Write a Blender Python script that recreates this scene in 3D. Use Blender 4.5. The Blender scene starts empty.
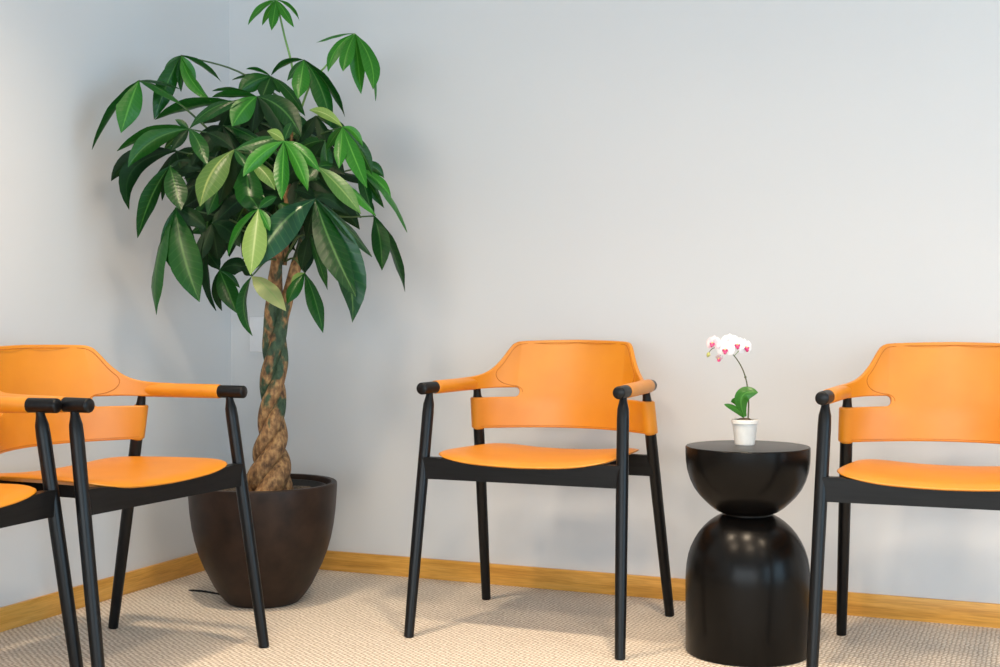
import bpy, bmesh, math, random
from mathutils import Vector, Matrix

random.seed(7)
SC = bpy.context.scene
COL = SC.collection
PI = math.pi

# ------------------------------------------------------------------ camera, world, light, exposure
# Room frame: back wall is y = 0, left wall is x = 0, floor z = 0 (metres).
FPX = 1288.0
CAM_POS = Vector((2.642, -3.790, 0.8612))
CAM_ROT = Matrix.Rotation(0.4028, 3, 'Z') @ Matrix.Rotation(PI / 2 - 0.0137, 3, 'X') @ Matrix.Rotation(-0.0024, 3, 'Z')
cam_data = bpy.data.cameras.new('camera')
cam_data.sensor_width = 36.0
cam_data.lens = FPX / 1000.0 * 36.0
cam = bpy.data.objects.new('camera', cam_data)
cam.matrix_world = Matrix.Translation(CAM_POS) @ CAM_ROT.to_4x4()
COL.objects.link(cam)
SC.camera = cam

world = bpy.data.worlds.new('world')
SC.world = world
world.use_nodes = True
wb = world.node_tree.nodes['Background']
wb.inputs['Color'].default_value = (0.62, 0.80, 1.0, 1)
wb.inputs['Strength'].default_value = 1.0

SC.view_settings.view_transform = 'Standard'
SC.view_settings.look = 'None'
SC.view_settings.gamma = 1.0
SC.view_settings.use_curve_mapping = False
SC.view_settings.exposure = 0.17

ROOM_X, ROOM_Y, ROOM_Z = 6.6, -7.4, 2.75
WIN_Y0, WIN_Y1, WIN_Z0, WIN_Z1 = -5.6, -1.2, 0.05, 1.95
FW_X0, FW_X1, FW_Z0, FW_Z1 = 0.4, 6.0, 0.1, 1.9  # extent of the front wall opening, added to let fill light in


def area_light(name, loc, rot, sx, sy, energy, color):
    l = bpy.data.lights.new(name, 'AREA')
    l.shape = 'RECTANGLE'
    l.size, l.size_y = sx, sy
    l.energy, l.color = energy, color
    o = bpy.data.objects.new(name, l)
    o.location, o.rotation_euler = loc, rot
    COL.objects.link(o)
    return o


# daylight entering through the window band of the right-hand wall
area_light('window_daylight', (ROOM_X + 0.10, (WIN_Y0 + WIN_Y1) / 2, (WIN_Z0 + WIN_Z1) / 2), (0, PI / 2, 0),
           WIN_Z1 - WIN_Z0, WIN_Y1 - WIN_Y0, 120.0, (0.48, 0.77, 1.0))
# added frontal fill light behind the viewer, lifting the lower back wall
area_light('front_fill', ((FW_X0 + FW_X1) / 2, ROOM_Y - 0.10, (FW_Z0 + FW_Z1) / 2), (PI / 2, 0, 0),
           FW_X1 - FW_X0, FW_Z1 - FW_Z0, 160.0, (0.84, 0.94, 1.0))


def downlight(x, y, energy, angle, tilt=0.0, soft=0.08, color=(1.0, 0.80, 0.58)):
    l = bpy.data.lights.new('ceiling_downlight', 'SPOT')
    l.energy, l.color = energy, color
    l.spot_size, l.spot_blend = math.radians(angle), 0.85
    l.shadow_soft_size = soft
    o = bpy.data.objects.new('ceiling_downlight', l)
    o.location = (x, y, ROOM_Z - 0.03)
    o.rotation_euler = (math.radians(tilt), 0, 0)
    COL.objects.link(o)


for lx in (0.85, 2.10, 3.40, 4.80):              # row of plain downlights over the seats
    downlight(lx, -1.5, 118.0, 96)
for lx in (1.08, 2.60, 4.10):                    # row of wide wall-washers tilted towards the back wall
    downlight(lx, -2.5, 105.0, 84, 36, 0.3)


def px(u, v, d):
    """world point seen at pixel (u, v) of the 1000x667 frame at camera depth d"""
    return CAM_POS + CAM_ROT @ Vector(((u - 500.0) / FPX * d, -(v - 333.5) / FPX * d, -d))


def px_floor(u, v, z=0.0):
    r = CAM_ROT @ Vector(((u - 500.0) / FPX, -(v - 333.5) / FPX, -1.0))
    return CAM_POS + r * ((z - CAM_POS.z) / r.z)


# ------------------------------------------------------------------ materials
def new_mat(name):
    m = bpy.data.materials.new(name)
    m.use_nodes = True
    nt = m.node_tree
    return m, nt, nt.nodes['Principled BSDF']


def N(nt, kind, **kw):
    n = nt.nodes.new(kind)
    for k, v in kw.items():
        if k in n.inputs:
            n.inputs[k].default_value = v
        else:
            setattr(n, k, v)
    return n


def ramp(nt, fac, stops):
    r = nt.nodes.new('ShaderNodeValToRGB')
    els = r.color_ramp.elements
    while len(els) < len(stops):
        els.new(0.5)
    for e, (p, c) in zip(els, stops):
        e.position = p
        e.color = (c[0], c[1], c[2], 1)
    nt.links.new(fac, r.inputs['Fac'])
    return r


def bump(nt, height, b, strength=0.2, dist=0.002):
    n = N(nt, 'ShaderNodeBump', Strength=strength, Distance=dist)
    nt.links.new(height, n.inputs['Height'])
    nt.links.new(n.outputs['Normal'], b.inputs['Normal'])
    return n


def obj_coords(nt, scale=(1, 1, 1), rot=(0, 0, 0)):
    tc = nt.nodes.new('ShaderNodeTexCoord')
    mp = nt.nodes.new('ShaderNodeMapping')
    mp.inputs['Scale'].default_value = scale
    mp.inputs['Rotation'].default_value = rot
    nt.links.new(tc.outputs['Object'], mp.inputs['Vector'])
    return mp.outputs['Vector']


def mat_paint(name, col, rough=0.75):
    m, nt, b = new_mat(name)
    v = obj_coords(nt)
    n1 = N(nt, 'ShaderNodeTexNoise', Scale=220.0, Detail=3.0)
    nt.links.new(v, n1.inputs['Vector'])
    n2 = N(nt, 'ShaderNodeTexNoise', Scale=1.3, Detail=2.0)
    nt.links.new(v, n2.inputs['Vector'])
    r = ramp(nt, n2.outputs['Fac'], [(0.3, [c * 0.985 for c in col]), (0.7, col)])
    nt.links.new(r.outputs['Color'], b.inputs['Base Color'])
    b.inputs['Roughness'].default_value = rough
    bump(nt, n1.outputs['Fac'], b, 0.12, 0.001)
    return m


def mat_noise(name, c1, c2, scale=40, rough=0.5, bs=0.15, bd=0.001, stretch=(1, 1, 1), spec=0.5, detail=4.0):
    m, nt, b = new_mat(name)
    v = obj_coords(nt, stretch)
    n1 = N(nt, 'ShaderNodeTexNoise', Scale=float(scale), Detail=detail)
    nt.links.new(v, n1.inputs['Vector'])
    r = ramp(nt, n1.outputs['Fac'], [(0.35, c1), (0.65, c2)])
    nt.links.new(r.outputs['Color'], b.inputs['Base Color'])
    b.inputs['Roughness'].default_value = rough
    b.inputs['Specular IOR Level'].default_value = spec
    if bs:
        bump(nt, n1.outputs['Fac'], b, bs, bd)
    return m


def mat_carpet():
    m, nt, b = new_mat('carpet_loop')
    v = obj_coords(nt)
    sep = nt.nodes.new('ShaderNodeSeparateXYZ')
    wob = N(nt, 'ShaderNodeTexNoise', Scale=38.0, Detail=2.0)
    nt.links.new(v, wob.inputs['Vector'])
    wv = nt.nodes.new('ShaderNodeVectorMath')
    wv.operation = 'MULTIPLY_ADD'
    wv.inputs[1].default_value = (0.012, 0.012, 0.0)
    nt.links.new(wob.outputs['Color'], wv.inputs[0])
    nt.links.new(v, wv.inputs[2])
    nt.links.new(wv.outputs['Vector'], sep.inputs[0])

    def math_(op, a, c=None):
        n = nt.nodes.new('ShaderNodeMath')
        n.operation = op
        for i, s in enumerate((a, c)):
            if s is None:
                continue
            if isinstance(s, (int, float)):
                n.inputs[i].default_value = s
            else:
                nt.links.new(s, n.inputs[i])
        return n.outputs[0]
    px_, py_ = 0.023, 0.0165
    sx = math_('SINE', math_('MULTIPLY', sep.outputs['X'], 2 * PI / px_))
    row = math_('FLOOR', math_('MULTIPLY', sep.outputs['X'], 2 / px_))
    off = math_('MULTIPLY', math_('MODULO', row, 2.0), PI)
    sy = math_('SINE', math_('ADD', math_('MULTIPLY', sep.outputs['Y'], 2 * PI / py_), off))
    h = math_('MULTIPLY', math_('ABSOLUTE', sx), math_('ADD', math_('MULTIPLY', sy, 0.5), 0.5))
    nz = N(nt, 'ShaderNodeTexNoise', Scale=120.0, Detail=3.0)
    nt.links.new(v, nz.inputs['Vector'])
    hh = math_('ADD', math_('MULTIPLY', h, 0.7), math_('MULTIPLY', nz.outputs['Fac'], 0.55))
    r = ramp(nt, hh, [(0.15, (0.36, 0.285, 0.21)), (0.50, (0.74, 0.64, 0.53)), (0.88, (0.93, 0.85, 0.75))])
    big = N(nt, 'ShaderNodeTexNoise', Scale=2.2, Detail=3.0)
    nt.links.new(v, big.inputs['Vector'])
    mix = N(nt, 'ShaderNodeMixRGB', blend_type='MULTIPLY')
    mix.inputs['Fac'].default_value = 1.0
    rb = ramp(nt, big.outputs['Fac'], [(0.3, (0.94, 0.93, 0.92)), (0.7, (1, 1, 1))])
    nt.links.new(r.outputs['Color'], mix.inputs['Color1'])
    nt.links.new(rb.outputs['Color'], mix.inputs['Color2'])
    nt.links.new(mix.outputs['Color'], b.inputs['Base Color'])
    b.inputs['Roughness'].default_value = 0.95
    b.inputs['Specular IOR Level'].default_value = 0.1
    bump(nt, hh, b, 0.7, 0.004)
    return m


def mat_oak(name, axis):
    m, nt, b = new_mat(name)
    s = (1.2, 22, 22) if axis == 'X' else (22, 1.2, 22)
    v = obj_coords(nt, s)
    n1 = N(nt, 'ShaderNodeTexNoise', Scale=2.2, Detail=6.0, Distortion=0.6)
    nt.links.new(v, n1.inputs['Vector'])
    n2 = N(nt, 'ShaderNodeTexNoise', Scale=14.0, Detail=3.0)
    nt.links.new(v, n2.inputs['Vector'])
    r = ramp(nt, n1.outputs['Fac'], [(0.30, (0.60, 0.27, 0.04)), (0.5, (0.78, 0.39, 0.07)), (0.72, (0.86, 0.47, 0.11))])
    mix = N(nt, 'ShaderNodeMixRGB', blend_type='MULTIPLY')
    mix.inputs['Fac'].default_value = 0.5
    r2 = ramp(nt, n2.outputs['Fac'], [(0.35, (0.70, 0.62, 0.5)), (0.6, (1, 1, 1))])
    nt.links.new(r.outputs['Color'], mix.inputs['Color1'])
    nt.links.new(r2.outputs['Color'], mix.inputs['Color2'])
    nt.links.new(mix.outputs['Color'], b.inputs['Base Color'])
    b.inputs['Roughness'].default_value = 0.42
    bump(nt, n2.outputs['Fac'], b, 0.08, 0.001)
    return m


def mat_leather():
    m, nt, b = new_mat('tan_leather')
    v = obj_coords(nt)
    vo = N(nt, 'ShaderNodeTexVoronoi', Scale=520.0)
    nt.links.new(v, vo.inputs['Vector'])
    n2 = N(nt, 'ShaderNodeTexNoise', Scale=9.0, Detail=3.0)
    nt.links.new(v, n2.inputs['Vector'])
    r = ramp(nt, n2.outputs['Fac'], [(0.3, (0.64, 0.218, 0.004)), (0.7, (0.70, 0.252, 0.006))])
    nt.links.new(r.outputs['Color'], b.inputs['Base Color'])
    b.inputs['Roughness'].default_value = 0.42
    b.inputs['Specular IOR Level'].default_value = 0.75
    bump(nt, vo.outputs['Distance'], b, 0.10, 0.0006)
    return m


def mat_leaf(name, dark, light, vein, rough=0.32, veins=26.0):
    m, nt, b = new_mat(name)
    uv = nt.nodes.new('ShaderNodeUVMap')
    sep = nt.nodes.new('ShaderNodeSeparateXYZ')
    nt.links.new(uv.outputs['UV'], sep.inputs[0])

    def math_(op, a, c=None):
        n = nt.nodes.new('ShaderNodeMath')
        n.operation = op
        for i, s in enumerate((a, c)):
            if s is None:
                continue
            if isinstance(s, (int, float)):
                n.inputs[i].default_value = s
            else:
                nt.links.new(s, n.inputs[i])
        return n.outputs[0]
    au = math_('ABSOLUTE', math_('SUBTRACT', math_('MULTIPLY', sep.outputs['X'], 2.0), 1.0))
    ph = math_('SUBTRACT', math_('MULTIPLY', sep.outputs['Y'], veins * 2 * PI / 2), math_('MULTIPLY', au, 7.0))
    side = math_('SINE', ph)
    info = nt.nodes.new('ShaderNodeObjectInfo')
    tc = nt.nodes.new('ShaderNodeTexCoord')
    nz = N(nt, 'ShaderNodeTexNoise', Scale=14.0, Detail=3.0)
    nt.links.new(tc.outputs['Object'], nz.inputs['Vector'])
    f = math_('ADD', math_('MULTIPLY', info.outputs['Random'], 0.75), math_('MULTIPLY', nz.outputs['Fac'], 0.3))
    r = ramp(nt, f, [(0.1, dark), (0.95, light)])
    sv = ramp(nt, side, [(0.80, (0, 0, 0)), (1.0, (0.16, 0.16, 0.16))])
    mix1 = N(nt, 'ShaderNodeMixRGB')
    nt.links.new(sv.outputs['Color'], mix1.inputs['Fac'])
    nt.links.new(r.outputs['Color'], mix1.inputs['Color1'])
    mix1.inputs['Color2'].default_value = (*vein, 1)
    mid = ramp(nt, au, [(0.03, (0.85, 0.85, 0.85)), (0.11, (0, 0, 0))])
    mix2 = N(nt, 'ShaderNodeMixRGB')
    nt.links.new(mid.outputs['Color'], mix2.inputs['Fac'])
    nt.links.new(mix1.outputs['Color'], mix2.inputs['Color1'])
    mix2.inputs['Color2'].default_value = (*vein, 1)
    nt.links.new(mix2.outputs['Color'], b.inputs['Base Color'])
    b.inputs['Roughness'].default_value = rough
    b.inputs['Specular IOR Level'].default_value = 0.2 if rough > .45 else 0.34
    bh = math_('SUBTRACT', math_('MULTIPLY', side, 0.5), math_('MULTIPLY', math_('LESS_THAN', au, 0.07), 1.2))
    bump(nt, bh, b, 0.08, 0.003)
    tr = nt.nodes.new('ShaderNodeBsdfTranslucent')
    tcol = N(nt, 'ShaderNodeMixRGB', blend_type='MULTIPLY')
    tcol.inputs['Fac'].default_value = 1
    nt.links.new(mix2.outputs['Color'], tcol.inputs['Color1'])
    tcol.inputs['Color2'].default_value = (1.6, 1.9, 0.6, 1)
    nt.links.new(tcol.outputs['Color'], tr.inputs['Color'])
    ms = nt.nodes.new('ShaderNodeMixShader')
    ms.inputs['Fac'].default_value = 0.22
    out = nt.nodes['Material Output']
    nt.links.new(b.outputs['BSDF'], ms.inputs[1])
    nt.links.new(tr.outputs['BSDF'], ms.inputs[2])
    nt.links.new(ms.outputs['Shader'], out.inputs['Surface'])
    return m


M = {}
M['wall'] = mat_paint('wall_paint', (0.69, 0.69, 0.69))
M['ceiling'] = mat_paint('ceiling_paint', (0.52, 0.53, 0.54))
M['carpet'] = mat_carpet()
M['oak_x'] = mat_oak('oak_along_back', 'X')
M['oak_y'] = mat_oak('oak_along_left', 'Y')
M['leather'] = mat_leather()
M['stitch'] = mat_noise('stitch_thread', (0.42, 0.125, 0.006), (0.50, 0.16, 0.010), 300, 0.7, 0)
M['black_wood'] = mat_noise('black_stained_wood', (0.003, 0.003, 0.0034), (0.005, 0.005, 0.0056), 9, 0.34, 0.12, 0.0006, (18, 18, 1.2), 0.28)
M['black_rail'] = mat_noise('black_stained_rail', (0.003, 0.003, 0.0034), (0.0065, 0.0065, 0.007), 9, 0.42, 0.18, 0.0006, (1.2, 18, 18), 0.25)
M['lacquer'] = mat_noise('black_lacquered_wood', (0.003, 0.0025, 0.0022), (0.005, 0.0042, 0.0036), 6, 0.27, 0.06, 0.0006, (14, 14, 1.0), 0.17)
M['lacquer_top'] = mat_noise('black_lacquered_top', (0.014, 0.012, 0.011), (0.030, 0.026, 0.023), 5, 0.36, 0.08, 0.0006, (1.5, 18, 1))
M['planter'] = mat_noise('brown_cast_stone', (0.014, 0.0070, 0.0042), (0.032, 0.0165, 0.0100), 16, 0.46, 0.35, 0.002, (1, 1, 1), 0.25, 8.0)
M['liner'] = mat_noise('black_plastic_liner', (0.006, 0.006, 0.006), (0.010, 0.010, 0.010), 60, 0.5, 0.1)
M['soil'] = mat_noise('potting_soil', (0.035, 0.022, 0.014), (0.20, 0.15, 0.10), 120, 0.95, 0.9, 0.006)
M['petiole'] = mat_noise('petiole_green', (0.10, 0.24, 0.05), (0.17, 0.34, 0.08), 30, 0.45, 0.05)
M['petiole_dark'] = mat_noise('petiole_dark_green', (0.03, 0.07, 0.018), (0.06, 0.12, 0.03), 30, 0.5, 0.05)
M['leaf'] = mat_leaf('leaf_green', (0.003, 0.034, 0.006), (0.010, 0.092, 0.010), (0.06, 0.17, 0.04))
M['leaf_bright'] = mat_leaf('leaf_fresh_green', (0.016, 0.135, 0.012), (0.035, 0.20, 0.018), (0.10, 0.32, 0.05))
M['leaf_pale'] = mat_leaf('leaf_pale_green', (0.10, 0.21, 0.04), (0.22, 0.34, 0.09), (0.40, 0.50, 0.20), 0.4)
M['leaf_pale_a'] = mat_leaf('leaf_yellowing_green', (0.07, 0.15, 0.03), (0.13, 0.22, 0.05), (0.30, 0.36, 0.12), 0.35)
M['leaf_pale_b'] = mat_leaf('leaf_cream_underside', (0.30, 0.34, 0.13), (0.42, 0.44, 0.20), (0.30, 0.40, 0.14), 0.4)
M['leaf_blue'] = mat_leaf('leaf_bluish_green', (0.010, 0.062, 0.026), (0.018, 0.085, 0.034), (0.10, 0.22, 0.08), 0.28)
M['leaf_soft'] = mat_leaf('leaf_soft_green', (0.05, 0.16, 0.03), (0.08, 0.20, 0.05), (0.22, 0.34, 0.12), 0.35)
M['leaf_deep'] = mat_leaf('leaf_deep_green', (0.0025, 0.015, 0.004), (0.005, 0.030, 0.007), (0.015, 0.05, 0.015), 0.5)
M['orchid_leaf'] = mat_leaf('orchid_leaf_green', (0.03, 0.15, 0.02), (0.06, 0.22, 0.03), (0.09, 0.28, 0.05), 0.3, 2.0)
M['orchid_stem'] = mat_noise('orchid_stem', (0.06, 0.10, 0.03), (0.12, 0.09, 0.05), 80, 0.5, 0.05)
M['petal'] = mat_noise('orchid_petal_white', (0.84, 0.80, 0.80), (0.90, 0.88, 0.87), 60, 0.5, 0.1)
M['petal_blush'] = mat_noise('orchid_petal_blush', (0.80, 0.52, 0.60), (0.88, 0.78, 0.80), 70, 0.5, 0.1)
M['lip'] = mat_noise('orchid_lip_magenta', (0.62, 0.03, 0.16), (0.75, 0.10, 0.28), 200, 0.45, 0.1)
M['column'] = mat_noise('orchid_column_yellow', (0.80, 0.52, 0.12), (0.85, 0.62, 0.25), 200, 0.45, 0.1)
M['bud'] = mat_noise('orchid_bud', (0.42, 0.42, 0.10), (0.55, 0.54, 0.20), 120, 0.5, 0.1)
M['ceramic'] = mat_noise('white_matte_ceramic', (0.76, 0.73, 0.68), (0.80, 0.775, 0.73), 50, 0.5, 0.05)
M['plate'] = mat_noise('white_plastic', (0.84, 0.84, 0.85), (0.86, 0.86, 0.87), 50, 0.4, 0)
M['strap'] = mat_noise('black_cord', (0.004, 0.004, 0.004), (0.007, 0.007, 0.007), 50, 0.7, 0)
M['aluminium'] = mat_noise('window_frame_grey', (0.30, 0.31, 0.32), (0.36, 0.37, 0.38), 30, 0.4, 0)


def mat_bark():
    m, nt, b = new_mat('money_tree_bark')
    tc = nt.nodes.new('ShaderNodeTexCoord')
    sep = nt.nodes.new('ShaderNodeSeparateXYZ')
    nt.links.new(tc.outputs['Object'], sep.inputs[0])
    v = obj_coords(nt, (1, 1, 0.55))
    n1 = N(nt, 'ShaderNodeTexNoise', Scale=26.0, Detail=5.0)
    n2 = N(nt, 'ShaderNodeTexNoise', Scale=85.0, Detail=5.0)
    nt.links.new(v, n1.inputs['Vector'])
    nt.links.new(v, n2.inputs['Vector'])
    woody = ramp(nt, n2.outputs['Fac'], [(0.32, (0.085, 0.042, 0.018)), (0.5, (0.25, 0.128, 0.05)), (0.68, (0.46, 0.27, 0.11))])
    green = ramp(nt, n2.outputs['Fac'], [(0.35, (0.018, 0.045, 0.022)), (0.65, (0.055, 0.10, 0.05))])
    # green young bark comes in patches, more of them with height above the soil
    # (young green bark fades again to brown where the stems part)
    band = ramp(nt, sep.outputs['Z'], [(0.47, (0.10, 0.10, 0.10)), (0.60, (0.52, 0.52, 0.52)), (0.78, (0.52, 0.52, 0.52)), (0.88, (0.38, 0.38, 0.38))])
    ad = nt.nodes.new('ShaderNodeMath')
    nt.links.new(n1.outputs['Fac'], ad.inputs[0])
    nt.links.new(band.outputs['Color'], ad.inputs[1])
    pr = ramp(nt, ad.outputs[0], [(0.90, (0, 0, 0)), (0.98, (1, 1, 1))])
    mix = N(nt, 'ShaderNodeMixRGB')
    nt.links.new(pr.outputs['Color'], mix.inputs['Fac'])
    nt.links.new(woody.outputs['Color'], mix.inputs['Color1'])
    nt.links.new(green.outputs['Color'], mix.inputs['Color2'])
    nt.links.new(mix.outputs['Color'], b.inputs['Base Color'])
    b.inputs['Roughness'].default_value = 0.7
    bump(nt, n2.outputs['Fac'], b, 0.9, 0.008)
    return m


M['bark'] = mat_bark()


# ------------------------------------------------------------------ mesh helpers
def link_mesh(name, bm, mat, parent=None, smooth=True, sharp=40):
    me = bpy.data.meshes.new(name)
    bmesh.ops.recalc_face_normals(bm, faces=bm.faces)
    bm.to_mesh(me)
    bm.free()
    if smooth:
        for p in me.polygons:
            p.use_smooth = True
        me.set_sharp_from_angle(angle=math.radians(sharp))
    me.materials.append(M[mat] if isinstance(mat, str) else mat)
    o = bpy.data.objects.new(name, me)
    COL.objects.link(o)
    if parent:
        o.parent = parent
    return o


def tag(o, label=None, cat=None, group=None, kind=None):
    for k, v in (('label', label), ('category', cat), ('group', group), ('kind', kind)):
        if v:
            o[k] = v
    return o


def empty(name, loc, rz=0.0):
    o = bpy.data.objects.new(name, None)
    o.empty_display_size = 0.1
    o.location, o.rotation_euler = loc, (0, 0, rz)
    COL.objects.link(o)
    return o


def add_box(bm, lo, hi, bevel=0.0, seg=2):
    r = bmesh.ops.create_cube(bm, size=1.0)
    c = [(a + b) / 2 for a, b in zip(lo, hi)]
    s = [b - a for a, b in zip(lo, hi)]
    for v in r['verts']:
        v.co = Vector((c[0] + v.co.x * s[0], c[1] + v.co.y * s[1], c[2] + v.co.z * s[2]))
    if bevel:
        es = list({e for v in r['verts'] for e in v.link_edges})
        bmesh.ops.bevel(bm, geom=es, offset=bevel, segments=seg, affect='EDGES', profile=0.5)


def add_lathe(bm, prof, n=48, center=(0, 0, 0), cap=True):
    """prof: list of (r, z); r == 0 closes to a point"""
    rings = []
    for r, z in prof:
        if r <= 1e-6:
            rings.append([bm.verts.new((center[0], center[1], center[2] + z))])
        else:
            rings.append([bm.verts.new((center[0] + r * math.cos(2 * PI * i / n), center[1] + r * math.sin(2 * PI * i / n), center[2] + z)) for i in range(n)])
    for a, b in zip(rings, rings[1:]):
        for i in range(n):
            j = (i + 1) % n
            if len(a) == 1 and len(b) == 1:
                continue
            if len(a) == 1:
                bm.faces.new((a[0], b[i], b[j]))
            elif len(b) == 1:
                bm.faces.new((a[i], a[j], b[0]))
            else:
                bm.faces.new((a[i], a[j], b[j], b[i]))
    if cap:
        for rg in (rings[0], rings[-1]):
            if len(rg) > 2:
                bm.faces.new(rg)


def add_tube(bm, pts, radii, n=16, cap=True, squash=None):
    pts = [Vector(p) for p in pts]
    if isinstance(radii, (int, float)):
        radii = [radii] * len(pts)
    up = None
    rings = []
    for i, p in enumerate(pts):
        t = (pts[min(i + 1, len(pts) - 1)] - pts[max(i - 1, 0)]).normalized()
        if up is None:
            up = Vector((0, 0, 1)) if abs(t.z) < 0.9 else Vector((0, 1, 0))
        a = (up - t * up.dot(t)).normalized()
        up = a
        b = t.cross(a)
        rings.append([bm.verts.new(p + (a * math.cos(2 * PI * k / n) + b * math.sin(2 * PI * k / n)) * radii[i]) for k in range(n)])
    for r0, r1 in zip(rings, rings[1:]):
        for k in range(n):
            j = (k + 1) % n
            bm.faces.new((r0[k], r0[j], r1[j], r1[k]))
    if cap:
        bm.faces.new(rings[0])
        bm.faces.new(rings[-1])


def lerp(a, b, t):
    return a + (b - a) * t


def interp(tab, x):
    if x <= tab[0][0]:
        return tab[0][1]
    for (x0, y0), (x1, y1) in zip(tab, tab[1:]):
        if x <= x1:
            return y0 + (y1 - y0) * (x - x0) / (x1 - x0)
    return tab[-1][1]


def catmull(pts, n=6):
    pts = [Vector(p) for p in pts]
    P = [pts[0] * 2 - pts[1]] + pts + [pts[-1] * 2 - pts[-2]]
    out = []
    for i in range(1, len(P) - 2):
        for k in range(n):
            t = k / n
            a, b, c, d = P[i - 1], P[i], P[i + 1], P[i + 2]
            out.append(0.5 * ((2 * b) + (c - a) * t + (2 * a - 5 * b + 4 * c - d) * t * t + (3 * b - a - 3 * c + d) * t ** 3))
    out.append(pts[-1])
    return out


# ------------------------------------------------------------------ the room
def slab(name, lo, hi, mat, smooth=False):
    bm = bmesh.new()
    add_box(bm, lo, hi)
    o = link_mesh(name, bm, mat, None, smooth)
    return tag(o, kind='structure')


tag(slab('floor', (-0.15, ROOM_Y - 0.15, -0.10), (ROOM_X + 0.15, 0.15, 0.0), 'carpet'), 'beige woven loop carpet covering the floor', 'floor')
tag(slab('ceiling', (-0.15, ROOM_Y - 0.15, ROOM_Z), (ROOM_X + 0.15, 0.15, ROOM_Z + 0.1), 'ceiling'), 'plain white ceiling above the waiting area', 'ceiling')
tag(slab('wall_back', (-0.15, 0.0, 0.0), (ROOM_X + 0.15, 0.15, ROOM_Z), 'wall'), 'plain off-white wall behind the planter and side table', 'wall')
tag(slab('wall_left', (-0.15, ROOM_Y, 0.0), (0.0, 0.0, ROOM_Z), 'wall'), 'plain white side wall left of the room corner', 'wall')
bm = bmesh.new()
add_box(bm, (-0.15, ROOM_Y - 0.15, 0), (ROOM_X + 0.15, ROOM_Y, FW_Z0))
add_box(bm, (-0.15, ROOM_Y - 0.15, FW_Z1), (ROOM_X + 0.15, ROOM_Y, ROOM_Z))
add_box(bm, (-0.15, ROOM_Y - 0.15, FW_Z0), (FW_X0, ROOM_Y, FW_Z1))
add_box(bm, (FW_X1, ROOM_Y - 0.15, FW_Z0), (ROOM_X + 0.15, ROOM_Y, FW_Z1))
tag(link_mesh('wall_front', bm, 'wall', None, False), 'white wall with a wide glazed opening at the viewer\'s back', 'wall', kind='structure')
bm = bmesh.new()
add_box(bm, (ROOM_X, ROOM_Y, 0), (ROOM_X + 0.15, 0, WIN_Z0))
add_box(bm, (ROOM_X, ROOM_Y, WIN_Z1), (ROOM_X + 0.15, 0, ROOM_Z))
add_box(bm, (ROOM_X, WIN_Y1, WIN_Z0), (ROOM_X + 0.15, 0, WIN_Z1))
add_box(bm, (ROOM_X, ROOM_Y, WIN_Z0), (ROOM_X + 0.15, WIN_Y0, WIN_Z1))
tag(link_mesh('wall_right', bm, 'wall', None, False), 'white side wall with a wide window opening', 'wall', kind='structure')


def window(name, loc, rz, width, hh, bars, label):
    win = empty(name, loc, rz)
    tag(win, label, 'window', kind='structure')
    hw = width / 2
    bm = bmesh.new()
    add_box(bm, (-0.03, -hw, 0.0), (0.03, hw, 0.05))
    add_box(bm, (-0.03, -hw, hh - 0.05), (0.03, hw, hh))
    add_box(bm, (-0.03, -hw, 0.05), (0.03, -hw + 0.05, hh - 0.05))
    add_box(bm, (-0.03, hw - 0.05, 0.05), (0.03, hw, hh - 0.05))
    link_mesh('window_frame', bm, 'aluminium', win, False)
    for k in range(1, bars + 1):
        y = -hw + k * width / (bars + 1)
        bm = bmesh.new()
        add_box(bm, (-0.03, y - 0.03, 0.05), (0.03, y + 0.03, hh - 0.05))
        link_mesh('mullion', bm, 'aluminium', win, False)


window('window_1', (ROOM_X + 0.04, (WIN_Y0 + WIN_Y1) / 2, WIN_Z0), 0, WIN_Y1 - WIN_Y0, WIN_Z1 - WIN_Z0, 3, 'wide window with slim grey upright bars in the right wall')
window('front_fill_frame', ((FW_X0 + FW_X1) / 2, ROOM_Y - 0.05, FW_Z0), PI / 2, FW_X1 - FW_X0, FW_Z1 - FW_Z0, 3, 'added frame with slim grey upright bars before the unseen front fill light')  # invented glazing that frames the added front fill

BB_H, BB_T = 0.0655, 0.012
bm = bmesh.new()
add_box(bm, (0.0, -BB_T, 0.0), (ROOM_X, 0.0, BB_H), 0.0015)
tag(link_mesh('baseboard_back', bm, 'oak_x', None, True), 'honey oak baseboard along the back wall', 'baseboard', kind='structure')
bm = bmesh.new()
add_box(bm, (0.0, ROOM_Y, 0.0), (BB_T, -BB_T, BB_H), 0.0015)
tag(link_mesh('baseboard_left', bm, 'oak_y', None, True), 'honey oak baseboard along the left wall', 'baseboard', kind='structure')


# ------------------------------------------------------------------ the armchair
ZA = 0.665                      # height of the armrest axis


def arm_axis(y):
    return Vector((0.2785 + (y + 0.2554) * (-0.0205 / 0.37), y, ZA))


def back_y(x):
    return 0.182 - 0.114 * (abs(x) / 0.2585) ** 2.0


def recline(z):
    return 0.30 * max(0.0, z - 0.615) + 0.05 * (z - 0.615) * (z < 0.615)


def bez(p0, p1, p2, p3, t):
    s = 1 - t
    return p0 * s ** 3 + p1 * (3 * s * s * t) + p2 * (3 * s * t * t) + p3 * t ** 3


XS = 0.155                      # inner end of the slot beside each rear leg
UP0, UP3 = Vector((0.165, back_y(0.165))), Vector((arm_axis(-0.035).x, -0.035))
UP1 = UP0 + Vector((1, -0.56)).normalized() * 0.085
UP2 = UP3 + Vector((-0.055, 1)).normalized() * 0.070

TOP_TAB = [(0, .789), (.10, .7875), (.15, .786), (.170, .7845), (.178, .782), (.185, .7765), (.192, .767), (.200, .7535), (.208, .7405),
           (.216, .729), (.225, .719), (.235, .709), (.248, .700), (.265, .693), (.285, .6885), (.31, .6855), (.40, .683)]
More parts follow.
